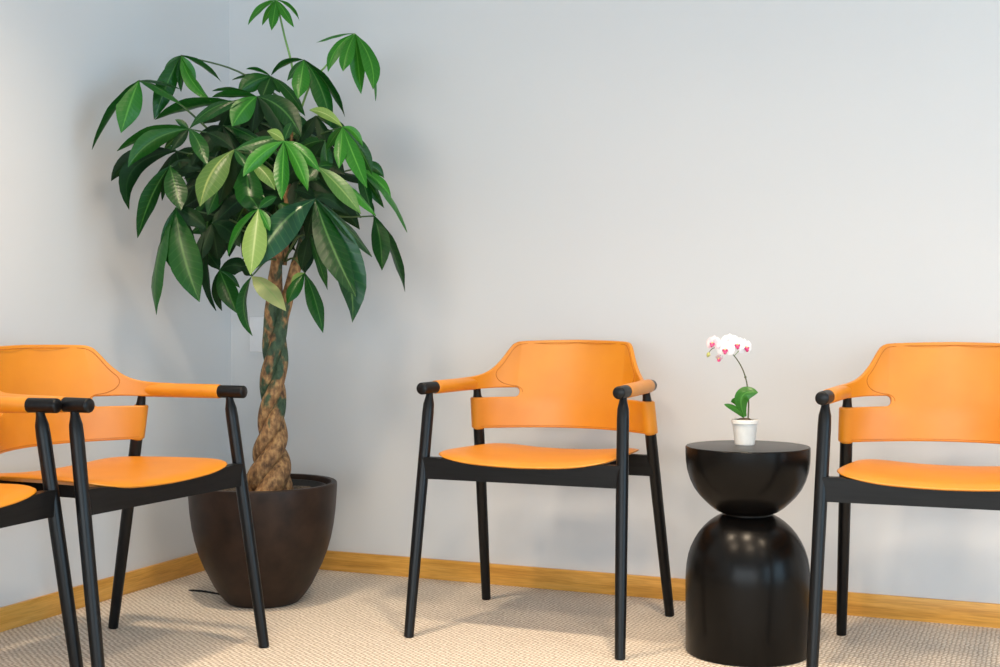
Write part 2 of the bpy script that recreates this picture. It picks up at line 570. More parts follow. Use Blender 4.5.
# arc-length table of the curve by which the upper leather runs from the back into the armrest
ARC = [(0.165, UP0)]
for _i in range(1, 61):
    _p = bez(UP0, UP1, UP2, UP3, _i / 60)
    ARC.append((ARC[-1][0] + (_p - ARC[-1][1]).length, _p))
S_END = ARC[-1][0]


def upper_point(s):
    """plan position of the upper leather at arc parameter s"""
    if s <= 0.165:
        return Vector((s, back_y(s)))
    for (s0, p0), (s1, p1) in zip(ARC, ARC[1:]):
        if s <= s1:
            return p0.lerp(p1, (s - s0) / (s1 - s0))
    return p1 + (p1 - p0).normalized() * (s - s1)


def panel_front(s, z, sign=1, off=0.0):
    """point on the upper leather; off > 0 moves towards the sitter"""
    p = upper_point(s)
    q = upper_point(s + 0.002)
    t = (q - p).normalized()
    n = Vector((t.y, -t.x))
    if n.y > 0 and s < 0.165:
        n = -n
    k = max(0.0, 1.0 - max(0.0, s - 0.165) / 0.12)
    y = p.y + recline(z) * k
    return Vector((sign * (p.x + n.x * off), y + n.y * off, z))


def make_chair():
    root = empty('armchair', (0, 0, 0))
    # legs
    for sx in (-1, 1):
        top, foot = Vector((0.2757 * sx, -0.2074, ZA)), Vector((0.2959 * sx, -0.3023, 0.0))
        bm = bmesh.new()
        prof = [(0.0, .0105), (.004, .0135), (.10, .0142), (.30, .0153), (.60, .0160), (.90, .0160), (.935, .0150), (.955, .0118), (.968, .0100), (.985, .0094)]
        add_tube(bm, [foot.lerp(top, t) for t, r in prof], [r for t, r in prof], 20)
        link_mesh('leg', bm, 'black_wood', root)
    for sx in (-1, 1):
        top, foot = Vector((0.2555 * sx, 0.063, ZA)), Vector((0.2865 * sx, 0.2005, 0.0))
        bm = bmesh.new()
        prof = [(0.0, .0105), (.004, .0135), (.10, .0142), (.30, .0153), (.60, .0160), (.88, .0160), (.925, .0145), (.95, .0118), (.968, .0108), (.985, .0105)]
        add_tube(bm, [foot.lerp(top, t) for t, r in prof], [r for t, r in prof], 20)
        link_mesh('leg', bm, 'black_wood', root)
    # armrests: wooden rod with bare ends and a leather sleeve between them
    for sx in (-1, 1):
        def ax(y):
            p = arm_axis(y)
            return Vector((p.x * sx, p.y, p.z))
        bm = bmesh.new()
        add_tube(bm, [ax(-.2570), ax(-.2550), ax(-.2530), ax(0.110), ax(0.112), ax(0.114)], [.0130, .0158, .0166, .0166, .0158, .0130], 28)
        arm = link_mesh('armrest', bm, 'black_wood', root)
        bm = bmesh.new()
        ys = [-.1815, -.1805, -.178, -.10, -.02, .04, .076, .0785, .0795]
        rs = [.0160, .0178, .0184, .0186, .0188, .0190, .0188, .0180, .0160]
        add_tube(bm, [ax(y) for y in ys], rs, 28)
        link_mesh('leather_sleeve', bm, 'leather', arm)
    # backrest leather: one sheet with a slot beside each rear leg
    bm = bmesh.new()
    inner = [0.0, .03, .06, .09, .11, .13, .143, .150, XS, .1562, .158, .161, .165]
    upc = inner + [.170, .175, .180, .185, .190, .196, .202, .208, .215, .223, .232, .242, .254, .268, .284, .302, .322, .342, S_END]
    lowc = inner + [.173, .182, .191, .200, .209, .218, .226, .234, .242, .2496]
    nl, nu = 5, 9
    zc = 0.6365

    def slot_half(s):
        if s <= XS:
            return 0.0
        return 0.0135 * math.sqrt(max(0.0, 1 - (1 - min(1.0, (s - XS) / 0.0105)) ** 2))

    def leg_centre(z):
        return Vector((0.2865, 0.2005)).lerp(Vector((0.2555, 0.063)), z / ZA)

    n0 = Vector((-.667, -.745))
    for sx in (-1, 1):
        lowcols, upcols = [], []
        for s in lowc:
            col = []
            for i in range(nl):
                z = lerp(0.532, zc - slot_half(s), i / (nl - 1))
                p = Vector((s, back_y(s) + recline(z)))
                e_ = max(0.0, (s - .17) / .0796)
                end = leg_centre(z) + n0 * .0150
                p += (end - Vector((.2496, back_y(.2496) + recline(z)))) * (e_ * e_)
                col.append(bm.verts.new((sx * p.x, p.y, z)))
            lowcols.append(col)
        for k in range(1, 9):                       # wrap round the rear leg
            a = math.radians(22 * k)
            col = []
            for i in range(nl):
                z = lerp(0.532, 0.623, i / (nl - 1))
                n = Vector((n0.x * math.cos(a) - n0.y * math.sin(a), n0.x * math.sin(a) + n0.y * math.cos(a)))
                p = leg_centre(z) + n * .0150
                col.append(bm.verts.new((sx * p.x, p.y, z)))
            lowcols.append(col)
        for s in upc:
            zt, zb = interp(TOP_TAB, s), zc + slot_half(s)
            if s > 0.225:
                zb = lerp(zb, ZA - 0.0165, min(1, (s - .225) / .06))
            upcols.append([bm.verts.new(panel_front(s, lerp(zb, zt, i / (nu - 1)), sx)) for i in range(nu)])
        for cl, n_ in ((lowcols, nl), (upcols, nu)):
            for a, b in zip(cl, cl[1:]):
                for i in range(n_ - 1):
                    bm.faces.new((a[i], b[i], b[i + 1], a[i + 1]))
    bmesh.ops.remove_doubles(bm, verts=bm.verts, dist=0.00005)
    back = link_mesh('backrest', bm, 'leather', root, True, 70)
    so = back.modifiers.new('thickness', 'SOLIDIFY')
    so.thickness, so.offset = 0.012, 0.0
    bv = back.modifiers.new('soft_edge', 'BEVEL')
    bv.width, bv.segments, bv.limit_method, bv.angle_limit, bv.harden_normals = 0.0042, 3, 'ANGLE', math.radians(50), True
    # loops of the lower band around the rear legs
    for sx in (-1, 1):
        top, foot = Vector((0.2555 * sx, 0.063, ZA)), Vector((0.2865 * sx, 0.2005, 0.0))
        bm = bmesh.new()
        zs = [.530, .5315, .535, .58, .618, .6215, .623]
        add_tube(bm, [foot.lerp(top, z / ZA) for z in zs], [.0150, .0165, .0175, .0178, .0175, .0165, .0150], 24)
        link_mesh('band_loop', bm, 'leather', back)
    # stitched seam: along the top, round both shoulders and back to the slots; and along the lower edge
    for sx in (-1, 1):
        seam = [(0, .7815), (.12, .7795), (.155, .778), (.168, .7755), (.177, .770), (.184, .762), (.192, .749), (.200, .735), (.208, .722), (.217, .711), (.225, .702),
                (.229, .692), (.227, .682), (.220, .673), (.210, .666), (.197, .6605), (.182, .657), (.165, .6545), (.155, .650), (.149, .643), (.1475, .6365)]
        pts = [panel_front(s, z, sx, 0.0064) for s, z in seam]
        bm = bmesh.new()
        add_tube(bm, catmull(pts, 4), 0.0010, 6)
        link_mesh('seam', bm, 'stitch', back)
        pts = []
        for i in range(14):
            x = 0.25 * i / 13
            dx = 0.002
            t = Vector((dx, back_y(x + dx) - back_y(x))).normalized()
            pts.append(Vector((sx * (x + t.y * 0.0064), back_y(x) - t.x * 0.0064 + recline(.538), 0.5385)))
        bm = bmesh.new()
        add_tube(bm, pts, 0.0007, 6)
        link_mesh('seam', bm, 'stitch', back)
    # seat pad: scooped, rounded outline
    bm = bmesh.new()
    nr, na = 7, 64
    cy, hx, hy = -0.046, 0.263, 0.214

    def outline(a, k):
        c, s = math.cos(a), math.sin(a)
        e = 2 / 6.2
        x = hx * math.copysign(abs(c) ** e, c)
        y = hy * math.copysign(abs(s) ** e, s)
        x *= 1 - 0.07 * (y + hy) / hy
        return x * k, cy + y * k

    def scoop(x, y):
        f = max(0.0, (-y - 0.13) / 0.12)
        return 0.4675 + 0.0205 * (x / .24) ** 2 - 0.005 * f * f - 0.004 * max(0, y / .2)
    tops, bots = [], []
    for layer, dst in ((1, tops), (-1, bots)):
        for i in range(1, nr + 1):
            k = (i / nr) ** 0.8
            ring = []
            for j in range(na):
                x, y = outline(2 * PI * j / na, k)
                edge = max(0.0, (k - 0.86) / 0.14)
                th = 0.010 * max(0.16, math.sqrt(max(0.0, 1 - edge ** 2.6)))
                ring.append(bm.verts.new((x, y, scoop(x, y) + layer * th)))
            dst.append(ring)
        x, y = 0, cy
        c = bm.verts.new((x, y, scoop(x, y) + layer * .010))
        for j in range(na):
            bm.faces.new((c, dst[0][j], dst[0][(j + 1) % na]))
        for r0, r1 in zip(dst, dst[1:]):
            for j in range(na):
                bm.faces.new((r0[j], r0[(j + 1) % na], r1[(j + 1) % na], r1[j]))
    for j in range(na):
        bm.faces.new((tops[-1][j], tops[-1][(j + 1) % na], bots[-1][(j + 1) % na], bots[-1][j]))
    seat = link_mesh('seat', bm, 'leather', root, True, 80)
    sm = seat.modifiers.new('smooth', 'SUBSURF')
    sm.levels = sm.render_levels = 1
    # frame rails under the seat, top edge following the scoop
    def rail(p0, p1, thick, ztop, zbot):
        p0, p1 = Vector(p0), Vector(p1)
        d = (p1 - p0)
        n = Vector((d.y, -d.x)).normalized() * thick / 2
        bm = bmesh.new()
        secs = []
        for i in range(17):
            t = i / 16
            p = p0.lerp(p1, t)
            zt, zb = ztop(p.x, p.y), zbot(p.x, p.y)
            secs.append([bm.verts.new((p.x + sgn * n.x, p.y + sgn * n.y, z)) for sgn, z in ((-1, zb), (1, zb), (1, zt), (-1, zt))])
        for a, b in zip(secs, secs[1:]):
            for i in range(4):
                bm.faces.new((a[i], a[(i + 1) % 4], b[(i + 1) % 4], b[i]))
        bm.faces.new(secs[0])
        bm.faces.new(secs[-1])
        return link_mesh('rail', bm, 'black_rail', root, True, 30)
    sc_top = lambda x, y: min(0.479, scoop(x, y) - 0.003)
    rail((-.279, -.2385), (.279, -.2385), .024, sc_top, lambda x, y: 0.4205)
    rail((-.266, .107), (.266, .107), .024, lambda x, y: min(.470, scoop(x, y) - .006), lambda x, y: 0.412)
    for sx in (-1, 1):
        rail((.13 * sx, -.230), (.13 * sx, .098), .022, lambda x, y: scoop(x, y) - .009, lambda x, y: 0.432)
    return root


def copy_tree(o, parent=None):
    c = o.copy()
    COL.objects.link(c)
    c.parent = parent
    for ch in list(o.children):
        copy_tree(ch, c)
    return c


chair = make_chair()
spots = [
    ((1.3594, -0.4152), 0.0047, 'tan leather armchair with black legs standing between planter and round side table'),
    ((0.4504, -1.2393), 1.5237, 'tan leather armchair whose seat and right armrest reach in front of the planter, facing right'),
    ((0.3853, -1.8477), 1.6120, 'leather armchair mostly cut off by the left frame edge, one armrest and seat corner showing'),
    ((2.4224, -0.4417), 0.0276, 'tan leather armchair right of the black side table, cut off by the right frame edge'),
]
protos = [chair] + [copy_tree(chair) for _ in spots[1:]]
for o, (xy, rz, lab) in zip(protos, spots):
    o.location = (xy[0], xy[1], 0)
    o.rotation_euler = (0, 0, rz)
    tag(o, lab, 'chair', 'tan leather armchairs along the walls')


# ------------------------------------------------------------------ the side table
TB = Vector((1.934, -0.5148, 0))
TH, TR = 0.527, 0.1574
t = empty('side_table', TB)
tag(t, 'black hourglass-shaped round side table carrying the small orchid', 'table')
bm = bmesh.new()
add_lathe(bm, [(0.100, 0.0), (TR - .004, 0.0), (TR - .001, .002), (TR, .006), (TR, .10), (TR, .185), (.1565, .205), (.1545, .225), (.1505, .246), (.1440, .266), (.1350, .285),
               (.1240, .303), (.1110, .319), (.0960, .333), (.0810, .3435), (.0715, .3485), (.0665, .3510), (.055, .3515)], 96)
link_mesh('base', bm, 'lacquer', t, True, 35)
bm = bmesh.new()
add_lathe(bm, [(.055, .345), (.0620, .350), (.0620, .358), (.055, .362)], 64)
link_mesh('neck', bm, 'lacquer', t, True, 35)
bm = bmesh.new()
add_lathe(bm, [(.055, .3555), (.0665, .3565), (.0790, .3620), (.0940, .3730), (.1080, .3860), (.1225, .401), (.1360, .420), (.1460, .441), (.1530, .464), (.1565, .488), (TR, .508), (TR, .5245), (TR - .002, .5268), (TR - .004, TH - .0004)], 96)
link_mesh('bowl', bm, 'lacquer', t, True, 35)
bm = bmesh.new()
add_lathe(bm, [(TR - .0045, TH - .003), (TR - .004, TH - .0004), (TR - .0055, TH), (0, TH)], 96, cap=False)
link_mesh('table_top', bm, 'lacquer_top', t, True, 35)


# ------------------------------------------------------------------ leaves (shared by both plants)
LEAF_W = [(0, .05), (.06, .17), (.14, .40), (.25, .67), (.38, .89), (.52, 1.0), (.64, .97), (.75, .80), (.85, .53), (.92, .29), (.97, .11), (1, .015)]


def leaflet_mesh(base, mid, tip, width, roll, fold=0.25, wave=0.0, na=11, view=None, prof=LEAF_W, lift=0.15):
    base, mid, tip = Vector(base), Vector(mid), Vector(tip)
    nu = 5
    verts, faces, uvs = [], [], []
    L = (tip - base).length
    for i in range(na + 1):
        t = i / na
        p = base * (1 - t) ** 2 + mid * (2 * t * (1 - t)) + tip * t * t
        T = ((mid - base) * (1 - t) + (tip - mid) * t).normalized()
        V = ((CAM_POS - p).normalized() + Vector((0, 0, lift))) if view is None else view
        S = T.cross(V)
        S = S.normalized() if S.length > 1e-3 else Vector((1, 0, 0))
        Nn = S.cross(T).normalized()
        S = T.cross(Nn) * -1 if T.cross(Nn).dot(S) < 0 else T.cross(Nn)
        S, Nn = S * math.cos(roll) + Nn * math.sin(roll), Nn * math.cos(roll) - S * math.sin(roll)
        w = width / 2 * interp(prof, t)
        for j in range(nu):
            u = (j / (nu - 1)) * 2 - 1
            ripple = wave * width * math.sin(t * 17 + u * 2.1) * abs(u)
            verts.append(p + S * (u * w) + Nn * (-fold * w * (abs(u) ** 1.3) + ripple))
            uvs.append(((u + 1) / 2, t))
    for i in range(na):
        for j in range(nu - 1):
            a = i * nu + j
            faces.append((a, a + 1, a + nu + 1, a + nu))
    return verts, faces, uvs


def leaf_object(name, data, mat, parent, origin):
    verts, faces, uvs = data
    me = bpy.data.meshes.new(name)
    me.from_pydata([v - origin for v in verts], [], faces)
    uvl = me.uv_layers.new(name='UVMap')
    for lp in me.loops:
        uvl.data[lp.index].uv = uvs[lp.vertex_index]
    for p in me.polygons:
        p.use_smooth = True
    me.materials.append(M[mat])
    o = bpy.data.objects.new(name, me)
    COL.objects.link(o)
    o.parent = parent
    return o


# ------------------------------------------------------------------ the potted money tree
PB = Vector((0.4595, -0.4972, 0))
tree = empty('potted_money_tree', PB)
tag(tree, 'tall money tree with braided trunk and drooping leaves in a dark brown planter', 'potted plant')
bm = bmesh.new()
add_lathe(bm, [(0.0, 0.004), (.095, 0.004), (.101, 0.0), (.107, .003), (.118, .014), (.131, .030), (.146, .052), (.158, .076), (.176, .112), (.192, .152), (.203, .190), (.211, .229),
               (.217, .275), (.2205, .320), (.222, .350), (.2212, .3585), (.2185, .361), (.2065, .361), (.2045, .359), (.2035, .350), (.2005, .320), (.196, .28), (0.0, .27)], 96, cap=False)
pot = link_mesh('planter', bm, 'planter', tree, True, 35)
bm = bmesh.new()
add_lathe(bm, [(.175, .285), (.187, .341), (.191, .3435), (.191, .347), (.186, .347), (.170, .300)], 64, cap=False)
link_mesh('inner_liner', bm, 'liner', pot)
bm = bmesh.new()
rings = []
for i in range(0, 9):
    r = 0.182 * i / 8
    rings.append((r, .333 + random.uniform(-.003, .003) - 0.004 * (i / 8)))
add_lathe(bm, list(reversed(rings)), 40, cap=False)
for v in bm.verts:
    v.co.z += random.uniform(-.003, .004)
link_mesh('soil', bm, 'soil', pot)

TD = 3.885                        # camera depth of the trunk axis
AXIS_PX = [(269, 500), (270, 480), (270.5, 455), (272, 430), (272.5, 405), (273.5, 380), (275, 350), (277, 320), (279, 295), (283, 265), (287, 235), (290, 205), (292, 170)]
axis = [px(u, v, TD) - PB for u, v in AXIS_PX]
axis = [Vector((a.x, a.y, a.z)) for a in axis]
ax_s = catmull(axis, 10)


def width_at(z):
    # overall trunk half width by height (metres above the floor)
    return interp([(.30, .078), (.36, .072), (.42, .060), (.47, .051), (.53, .0455), (.60, .0425), (.70, .041), (.80, .040), (.90, .040), (1.0, .042), (1.2, .055)], z)


NS = 3
right = CAM_ROT @ Vector((1, 0, 0))
fwd = (CAM_ROT @ Vector((0, 0, -1)))
fwd = Vector((fwd.x, fwd.y, 0)).normalized()
right = Vector((right.x, right.y, 0)).normalized()
stem_tops = []
for k in range(NS + 1):
    bm = bmesh.new()
    pts, rad = [], []
    for i, p in enumerate(ax_s):
        z = p.z
        W_ = width_at(z)
        sr = W_ * 0.515 if k < NS else W_ * 0.26
        hr = W_ - sr
        # twist in radians: tight at the bottom, relaxing to parallel stems above 0.85 m
        tw = interp([(.28, 0.0), (.36, 0.9), (.50, 4.2), (.66, 7.6), (.80, 9.6), (.92, 10.4), (1.2, 11.0)], z)
        ang = -tw + 2 * PI * k / NS
        if k == NS:
            hr = 0
        if z > .86:
            hr += (z - .86) * 0.12
        pts.append(p + (right * math.cos(ang) - fwd * math.sin(ang)) * hr)
        rr = sr * (1.0 if z < .86 else max(0.35, 1 - (z - .86) * 1.6))
        rr *= 1 + 0.05 * math.sin(z * 60 + k * 2)
        rad.append(rr)
    add_tube(bm, pts, rad, 16)
    link_mesh('trunk_stem', bm, 'bark', tree, True, 60)
    stem_tops.append(pts[-1])

CORE = [px(283, 265, TD) - PB, px(290, 205, TD) - PB, px(292, 170, TD) - PB, px(292, 130, TD) - PB, px(294, 112, TD) - PB]
bm = bmesh.new()
add_tube(bm, catmull(CORE, 5), [0.012 - 0.0004 * i for i in range(21)], 10)
link_mesh('trunk_stem', bm, 'bark', tree)


def safe(p, m=0.03):
    """keep foliage clear of the two walls by pulling it along its sight line towards the viewer"""
    for _ in range(200):
        if p.x > m and p.y < -m:
            break
        p = p + (CAM_POS - p).normalized() * 0.01
    return p


def core_at(v):
    v = max(108, min(262, v))
    return px(interp([(108, 295), (170, 292), (205, 290), (262, 284)], v), v, TD)


def cluster(hub, dd, tips, petiole=None, pmat='petiole_dark', mat='leaf', prad=0.0022):
    h = safe(px(hub[0], hub[1], TD + dd), 0.06)
    hd = (h - CAM_POS).dot(CAM_ROT @ Vector((0, 0, -1)))
    bm = bmesh.new()
    if petiole:
        via = [h] + [safe(px(u, v, TD + dd * f)) for u, v, f in petiole]
    else:
        c = core_at(hub[1] + 32 + 0.12 * abs(hub[0] - 290))
        m_ = (h + c) / 2 + Vector((0, 0, 0.02 + 0.03 * (h - c).length))
        via = [h, m_, c]
    pts = [p - PB for p in catmull(via, 6)]
    add_tube(bm, pts, [prad * (1 + 0.7 * i / len(pts)) for i in range(len(pts))], 6)
    leaf = link_mesh('leaf', bm, pmat, tree)
    for tp in tips:
        u, v, w = tp[0], tp[1], tp[2]
        ddz = tp[3] if len(tp) > 3 and tp[3] is not None else random.uniform(-.05, .03)
        lm = tp[4] if len(tp) > 4 and tp[4] else mat
        bow = tp[5] if len(tp) > 5 else None
        tip = safe(px(u, v, hd + ddz), 0.02)
        Lpx = math.hypot(u - hub[0], v - hub[1])
        w *= 1.06
        true_w = max(w, 0.28 * Lpx)
        roll = math.acos(min(1.0, w / true_w)) * random.choice((1, 1, -1))
        if w >= true_w * .98:
            roll = random.uniform(-.3, .3)
        L = (tip - h).length
        if bow:
            mid = safe(px(bow[0], bow[1], hd + ddz * 0.5 - 0.01))
        else:
            hor = abs(u - hub[0]) / (Lpx + 1e-6)
            mid = h.lerp(tip, 0.45) + Vector((0, 0, L * 0.16 * hor)) + (CAM_POS - h).normalized() * (L * 0.10 * (1 - hor))
            mid = safe(mid)
        wm = true_w * hd / FPX
        leaf_object('leaflet', leaflet_mesh(h, mid, tip, wm, roll, random.uniform(.15, .4), 0.02, lift=random.uniform(.1, .75) if w > 12 else .1), lm, leaf, PB)
    return leaf


B_, P_, D_ = 'leaf_bright', 'leaf_pale', 'leaf_deep'
# hub pixel, depth offset from the trunk, leaflets: (tip u, tip v, width px, tip depth offset, material, bow pixel)
cluster((276.5, 0), -.02, [(248, 25, 5.5, 0, B_, (259, 5)), (262, 25.5, 6, .02, B_), (271.5, 30.5, 9.5, -.04, B_), (294, 27.5, 8, -.03, B_, (283, 8)), (299.5, 20.5, 3, .02, B_, (290, 4)), (280, -22, 6, .05, B_)],
        [(284, 34, 1), (292, 66, 1), (297, 105, .5), (294, 135, 0)], 'petiole', prad=.0026)
cluster((355, 33.5), -.08, [(316, 43, 3, .02, B_, (335, 32)), (328, 72, 11, -.02, B_, (331, 46)), (343, 71.5, 14, -.06, B_, (345, 52)), (361, 94, 14, .02, B_), (373, 89.5, 16, -.05, B_, (377, 60)), (375.5, 101, 4, 0, B_, (382, 66))],
        [(338, 52, 1), (324, 68, 1), (311, 83, .8), (300, 112, .3)], 'petiole')
cluster((304, 60), -.12, [(298, 99, 17, -.06, B_), (331, 128, 17, -.04, 'leaf', (325, 84)), (345, 117, 6, .0, 'leaf', (330, 82)), (271, 75.5, 5, .04, 'leaf', (286, 59)), (287, 81, 8, .02)])
cluster((181, 55.5), -.05, [(211, 101, 13, -.03, B_, (187, 82)), (204, 64, 2.5, .03, 'leaf', (193, 55)), (221.5, 82, 4, .02, 'leaf', (200, 62)), (181, 92, 7, -.02, 'leaf'), (154, 119.5, 19, -.04, 'leaf', (167, 80)), (163, 77, 9, 0, 'leaf'), (196, 84, 10, .03, B_)],
        None)
cluster((139, 80.5), -.12, [(121, 133, 23, -.03, B_, (131, 98)), (92, 149.5, 4, -.02, 'leaf', (116, 105)), (182, 105, 8, -.02, 'leaf', (158, 84)), (180, 89, 4.5, .02, 'leaf', (158, 78)), (127, 110, 6, .04)],
        [(175, 101, 1), (196, 118, .7), (230, 150, .2)])
cluster((189, 129), -.18, [(117, 151, 9, -.02, 'leaf', (155, 127)), (128, 167, 14, -.05, 'leaf', (148, 133)), (171, 151, 10, -.03, 'leaf_deep'), (207, 166, 15, -.08, 'leaf', (199, 138)), (164, 149, 9, .02), (175, 119.5, 6, .0), (236, 101, 12, .02, 'leaf', (208, 104))])
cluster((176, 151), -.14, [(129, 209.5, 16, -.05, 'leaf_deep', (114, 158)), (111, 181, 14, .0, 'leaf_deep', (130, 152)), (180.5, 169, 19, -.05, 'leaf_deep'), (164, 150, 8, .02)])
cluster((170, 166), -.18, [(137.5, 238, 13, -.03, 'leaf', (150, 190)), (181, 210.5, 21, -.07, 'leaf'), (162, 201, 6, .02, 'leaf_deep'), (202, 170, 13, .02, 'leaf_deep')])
cluster((234, 150), -.28, [(200, 206.5, 28, -.08, 'leaf_pale_a', (207, 165)), (282, 137, 15, .03, 'leaf', (258, 140)), (248, 169, 9, -.04, 'leaf'), (219, 205, 18, .06, 'leaf_deep'), (206, 132, 13, .05, 'leaf_deep')])
cluster((284, 141), -.33, [(243, 176.5, 13, -.06, B_, (257, 152)), (281.5, 200, 14.5, -.10, B_), (308, 191, 12, -.08, B_, (298, 158)), (320, 172, 12, -.03, B_, (302, 146)), (267, 131, 10, .03, P_), (292, 122, 9, .06, 'leaf')])
cluster((342.5, 127), -.2, [(309, 110, 10, .03, P_, (327, 110)), (339, 168.5, 12.5, -.07, B_), (363, 147, 7, .0, B_, (355, 127)), (367, 188, 17, -.06, B_, (352, 152)), (372, 174, 12, .02, 'leaf', (362, 148)), (326, 150, 9, .04)])
cluster((315.5, 199), -.3, [(254, 270, 33, -.08, 'leaf_blue', (276, 216)), (356, 297, 27, -.09, 'leaf', (326, 238)), (352.5, 322.5, 27, .0, 'leaf_blue', (356, 262)), (372, 257, 11, .02, 'leaf', (348, 225)), (346, 214, 13, .04, 'leaf_deep', (330, 193)), (306, 241, 14, .04, 'leaf_deep'), (294, 190, 12, .05, 'leaf_deep')])
cluster((374, 216), -.1, [(382, 270.5, 18, -.05, 'leaf', (382, 236)), (405, 292, 8, .0, 'leaf', (394, 246)), (366, 196, 7, .04)], [(345, 217, .8), (318, 214, .3), (292, 220, 0)])
cluster((358, 168), -.12, [(384, 178, 11, .02, 'leaf', (374, 160)), (391, 197, 12, .0, B_, (380, 178)), (407, 232.5, 6, .0, B_, (396, 190)), (384, 208, 11, .03, 'leaf'), (371, 212, 12, -.03, 'leaf', (366, 188)), (378, 190, 10, .03, 'leaf_deep')])
cluster((318, 167), -.25, [(361, 214, 15, -.06, 'leaf_soft', (338, 182)), (376, 216, 15, -.02, B_, (352, 184)), (333, 166, 10, .03), (334, 190, 11, .03, 'leaf_deep'), (305, 182, 12, -.02, 'leaf')])
cluster((258.5, 209), -.34, [(250.5, 275, 23, -.08, P_), (228, 256, 6, -.04, B_, (237, 224)), (270, 231, 10, -.03, B_), (247, 194, 22, .05, 'leaf'), (277, 197, 9, .04, 'leaf')])
cluster((247, 160), -.24, [(253, 213, 26, -.08, 'leaf', (246, 186)), (275, 190, 14, -.02, P_, (266, 168)), (232, 183, 14, .03, 'leaf_deep')])
cluster((252, 276), -.2, [(286, 311, 20, -.07, 'leaf_pale_b', (264, 281)), (252.5, 336, 10, -.02, 'leaf', (235, 305)), (240, 268, 9, .04, 'leaf_deep')])
cluster((305, 273), -.16, [(287, 304, 13, -.04, 'leaf', (294, 286)), (323, 333, 15, -.04, 'leaf', (316, 296)), (309, 240, 14, .02, 'leaf_deep'), (291, 286, 10, .0, P_)])
cluster((309, 234), -.2, [(327.5, 290, 9, -.04, 'leaf', (318, 258)), (301, 270, 14, .02, 'leaf_deep'), (331, 262, 10, .05, 'leaf_deep')])
cluster((176, 207.5), -.18, [(156.5, 315, 12, -.03, 'leaf', (148, 262)), (199.5, 302, 30, -.07, 'leaf', (179, 252)), (173, 270, 13, .02, 'leaf', (164, 240)), (206, 228, 18, .0, 'leaf_deep'), (193, 262, 16, .05, 'leaf_deep')])
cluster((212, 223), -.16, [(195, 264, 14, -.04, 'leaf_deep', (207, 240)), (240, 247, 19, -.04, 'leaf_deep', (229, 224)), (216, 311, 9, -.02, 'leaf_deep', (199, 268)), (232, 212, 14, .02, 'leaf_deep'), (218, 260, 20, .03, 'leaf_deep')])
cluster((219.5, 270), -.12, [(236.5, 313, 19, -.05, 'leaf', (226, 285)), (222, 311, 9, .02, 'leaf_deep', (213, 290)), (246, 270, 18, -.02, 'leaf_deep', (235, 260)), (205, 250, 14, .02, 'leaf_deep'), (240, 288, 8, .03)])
cluster((271, 76.5), -.02, [(246, 69, 3, .0, 'leaf', (258, 69)), (232, 80, 2.5, .02, 'leaf', (252, 74)), (238, 93, 17, -.04, 'leaf', (252, 78)), (280, 93, 9, .0, 'leaf'), (305, 116, 11, -.03, 'leaf', (290, 88)), (262, 98, 16, -.05, 'leaf')])
cluster((257, 96.5), -.14, [(192, 127, 15, -.04, 'leaf', (222, 98)), (301, 137, 21, -.06, 'leaf', (286, 102)), (286, 141, 18, -.02, 'leaf_deep', (276, 108)), (232, 126.5, 21, -.05, B_, (243, 106)), (212, 97, 6, .02, 'leaf', (232, 94)), (212, 91, 3, .04, 'leaf', (234, 88)), (252, 132, 18, .02, 'leaf_deep')])
cluster((234, 102), -.06, [(155, 119.5, 9, -.02, 'leaf', (190, 103)), (205, 118, 9, .03, 'leaf_deep'), (221, 130, 11, .03, 'leaf_deep')])
cluster((316, 116), -.1, [(352, 140, 10, .0, 'leaf', (336, 118)), (330, 152, 12, -.03, 'leaf_deep'), (300, 143, 12, .0, 'leaf_deep'), (340, 128, 8, .03)])
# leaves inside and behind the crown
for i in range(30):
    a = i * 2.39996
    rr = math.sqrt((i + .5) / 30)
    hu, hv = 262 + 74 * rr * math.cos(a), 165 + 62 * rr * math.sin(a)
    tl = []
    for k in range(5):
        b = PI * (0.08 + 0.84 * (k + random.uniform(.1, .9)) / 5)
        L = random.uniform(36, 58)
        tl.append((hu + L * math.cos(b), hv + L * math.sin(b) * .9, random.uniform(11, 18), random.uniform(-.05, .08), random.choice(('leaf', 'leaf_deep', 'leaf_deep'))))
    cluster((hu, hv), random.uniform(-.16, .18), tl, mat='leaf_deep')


# ------------------------------------------------------------------ the orchid
OB = px_floor(744.8, 444.6, TH)
OD = (OB - CAM_POS).dot(CAM_ROT @ Vector((0, 0, -1)))
orchid = empty('potted_orchid', OB)
tag(orchid, 'small white and magenta orchid in a white ribbed cup on the black side table', 'potted plant')
bm = bmesh.new()
prof = [(0, .002), (.0235, .002), (.0245, 0), (.0255, .002)]
for i in range(11):
    z = .004 + .048 * i / 10
    prof.append((.0257 + .0060 * i / 10, z))
    prof.append((.0254 + .0060 * (i + .5) / 10, z + .0024))
prof += [(.0330, .0545), (.0348, .0552), (.0350, .0640), (.0343, .0655), (.0325, .0655), (.0318, .0635), (.0305, .045), (0, .045)]
add_lathe(bm, prof, 48, cap=False)
cup = link_mesh('cup', bm, 'ceramic', orchid, True, 30)
bm = bmesh.new()
add_lathe(bm, [(.0312, .056), (.026, .061), (.018, .0645), (.010, .067), (0, .068)], 24, cap=False)
for v in bm.verts:
    v.co += Vector((random.uniform(-.001, .001), random.uniform(-.001, .001), random.uniform(-.002, .003)))
link_mesh('soil', bm, 'soil', cup)


def opx(u, v, dd=0.0):
    return px(u, v, OD + dd)


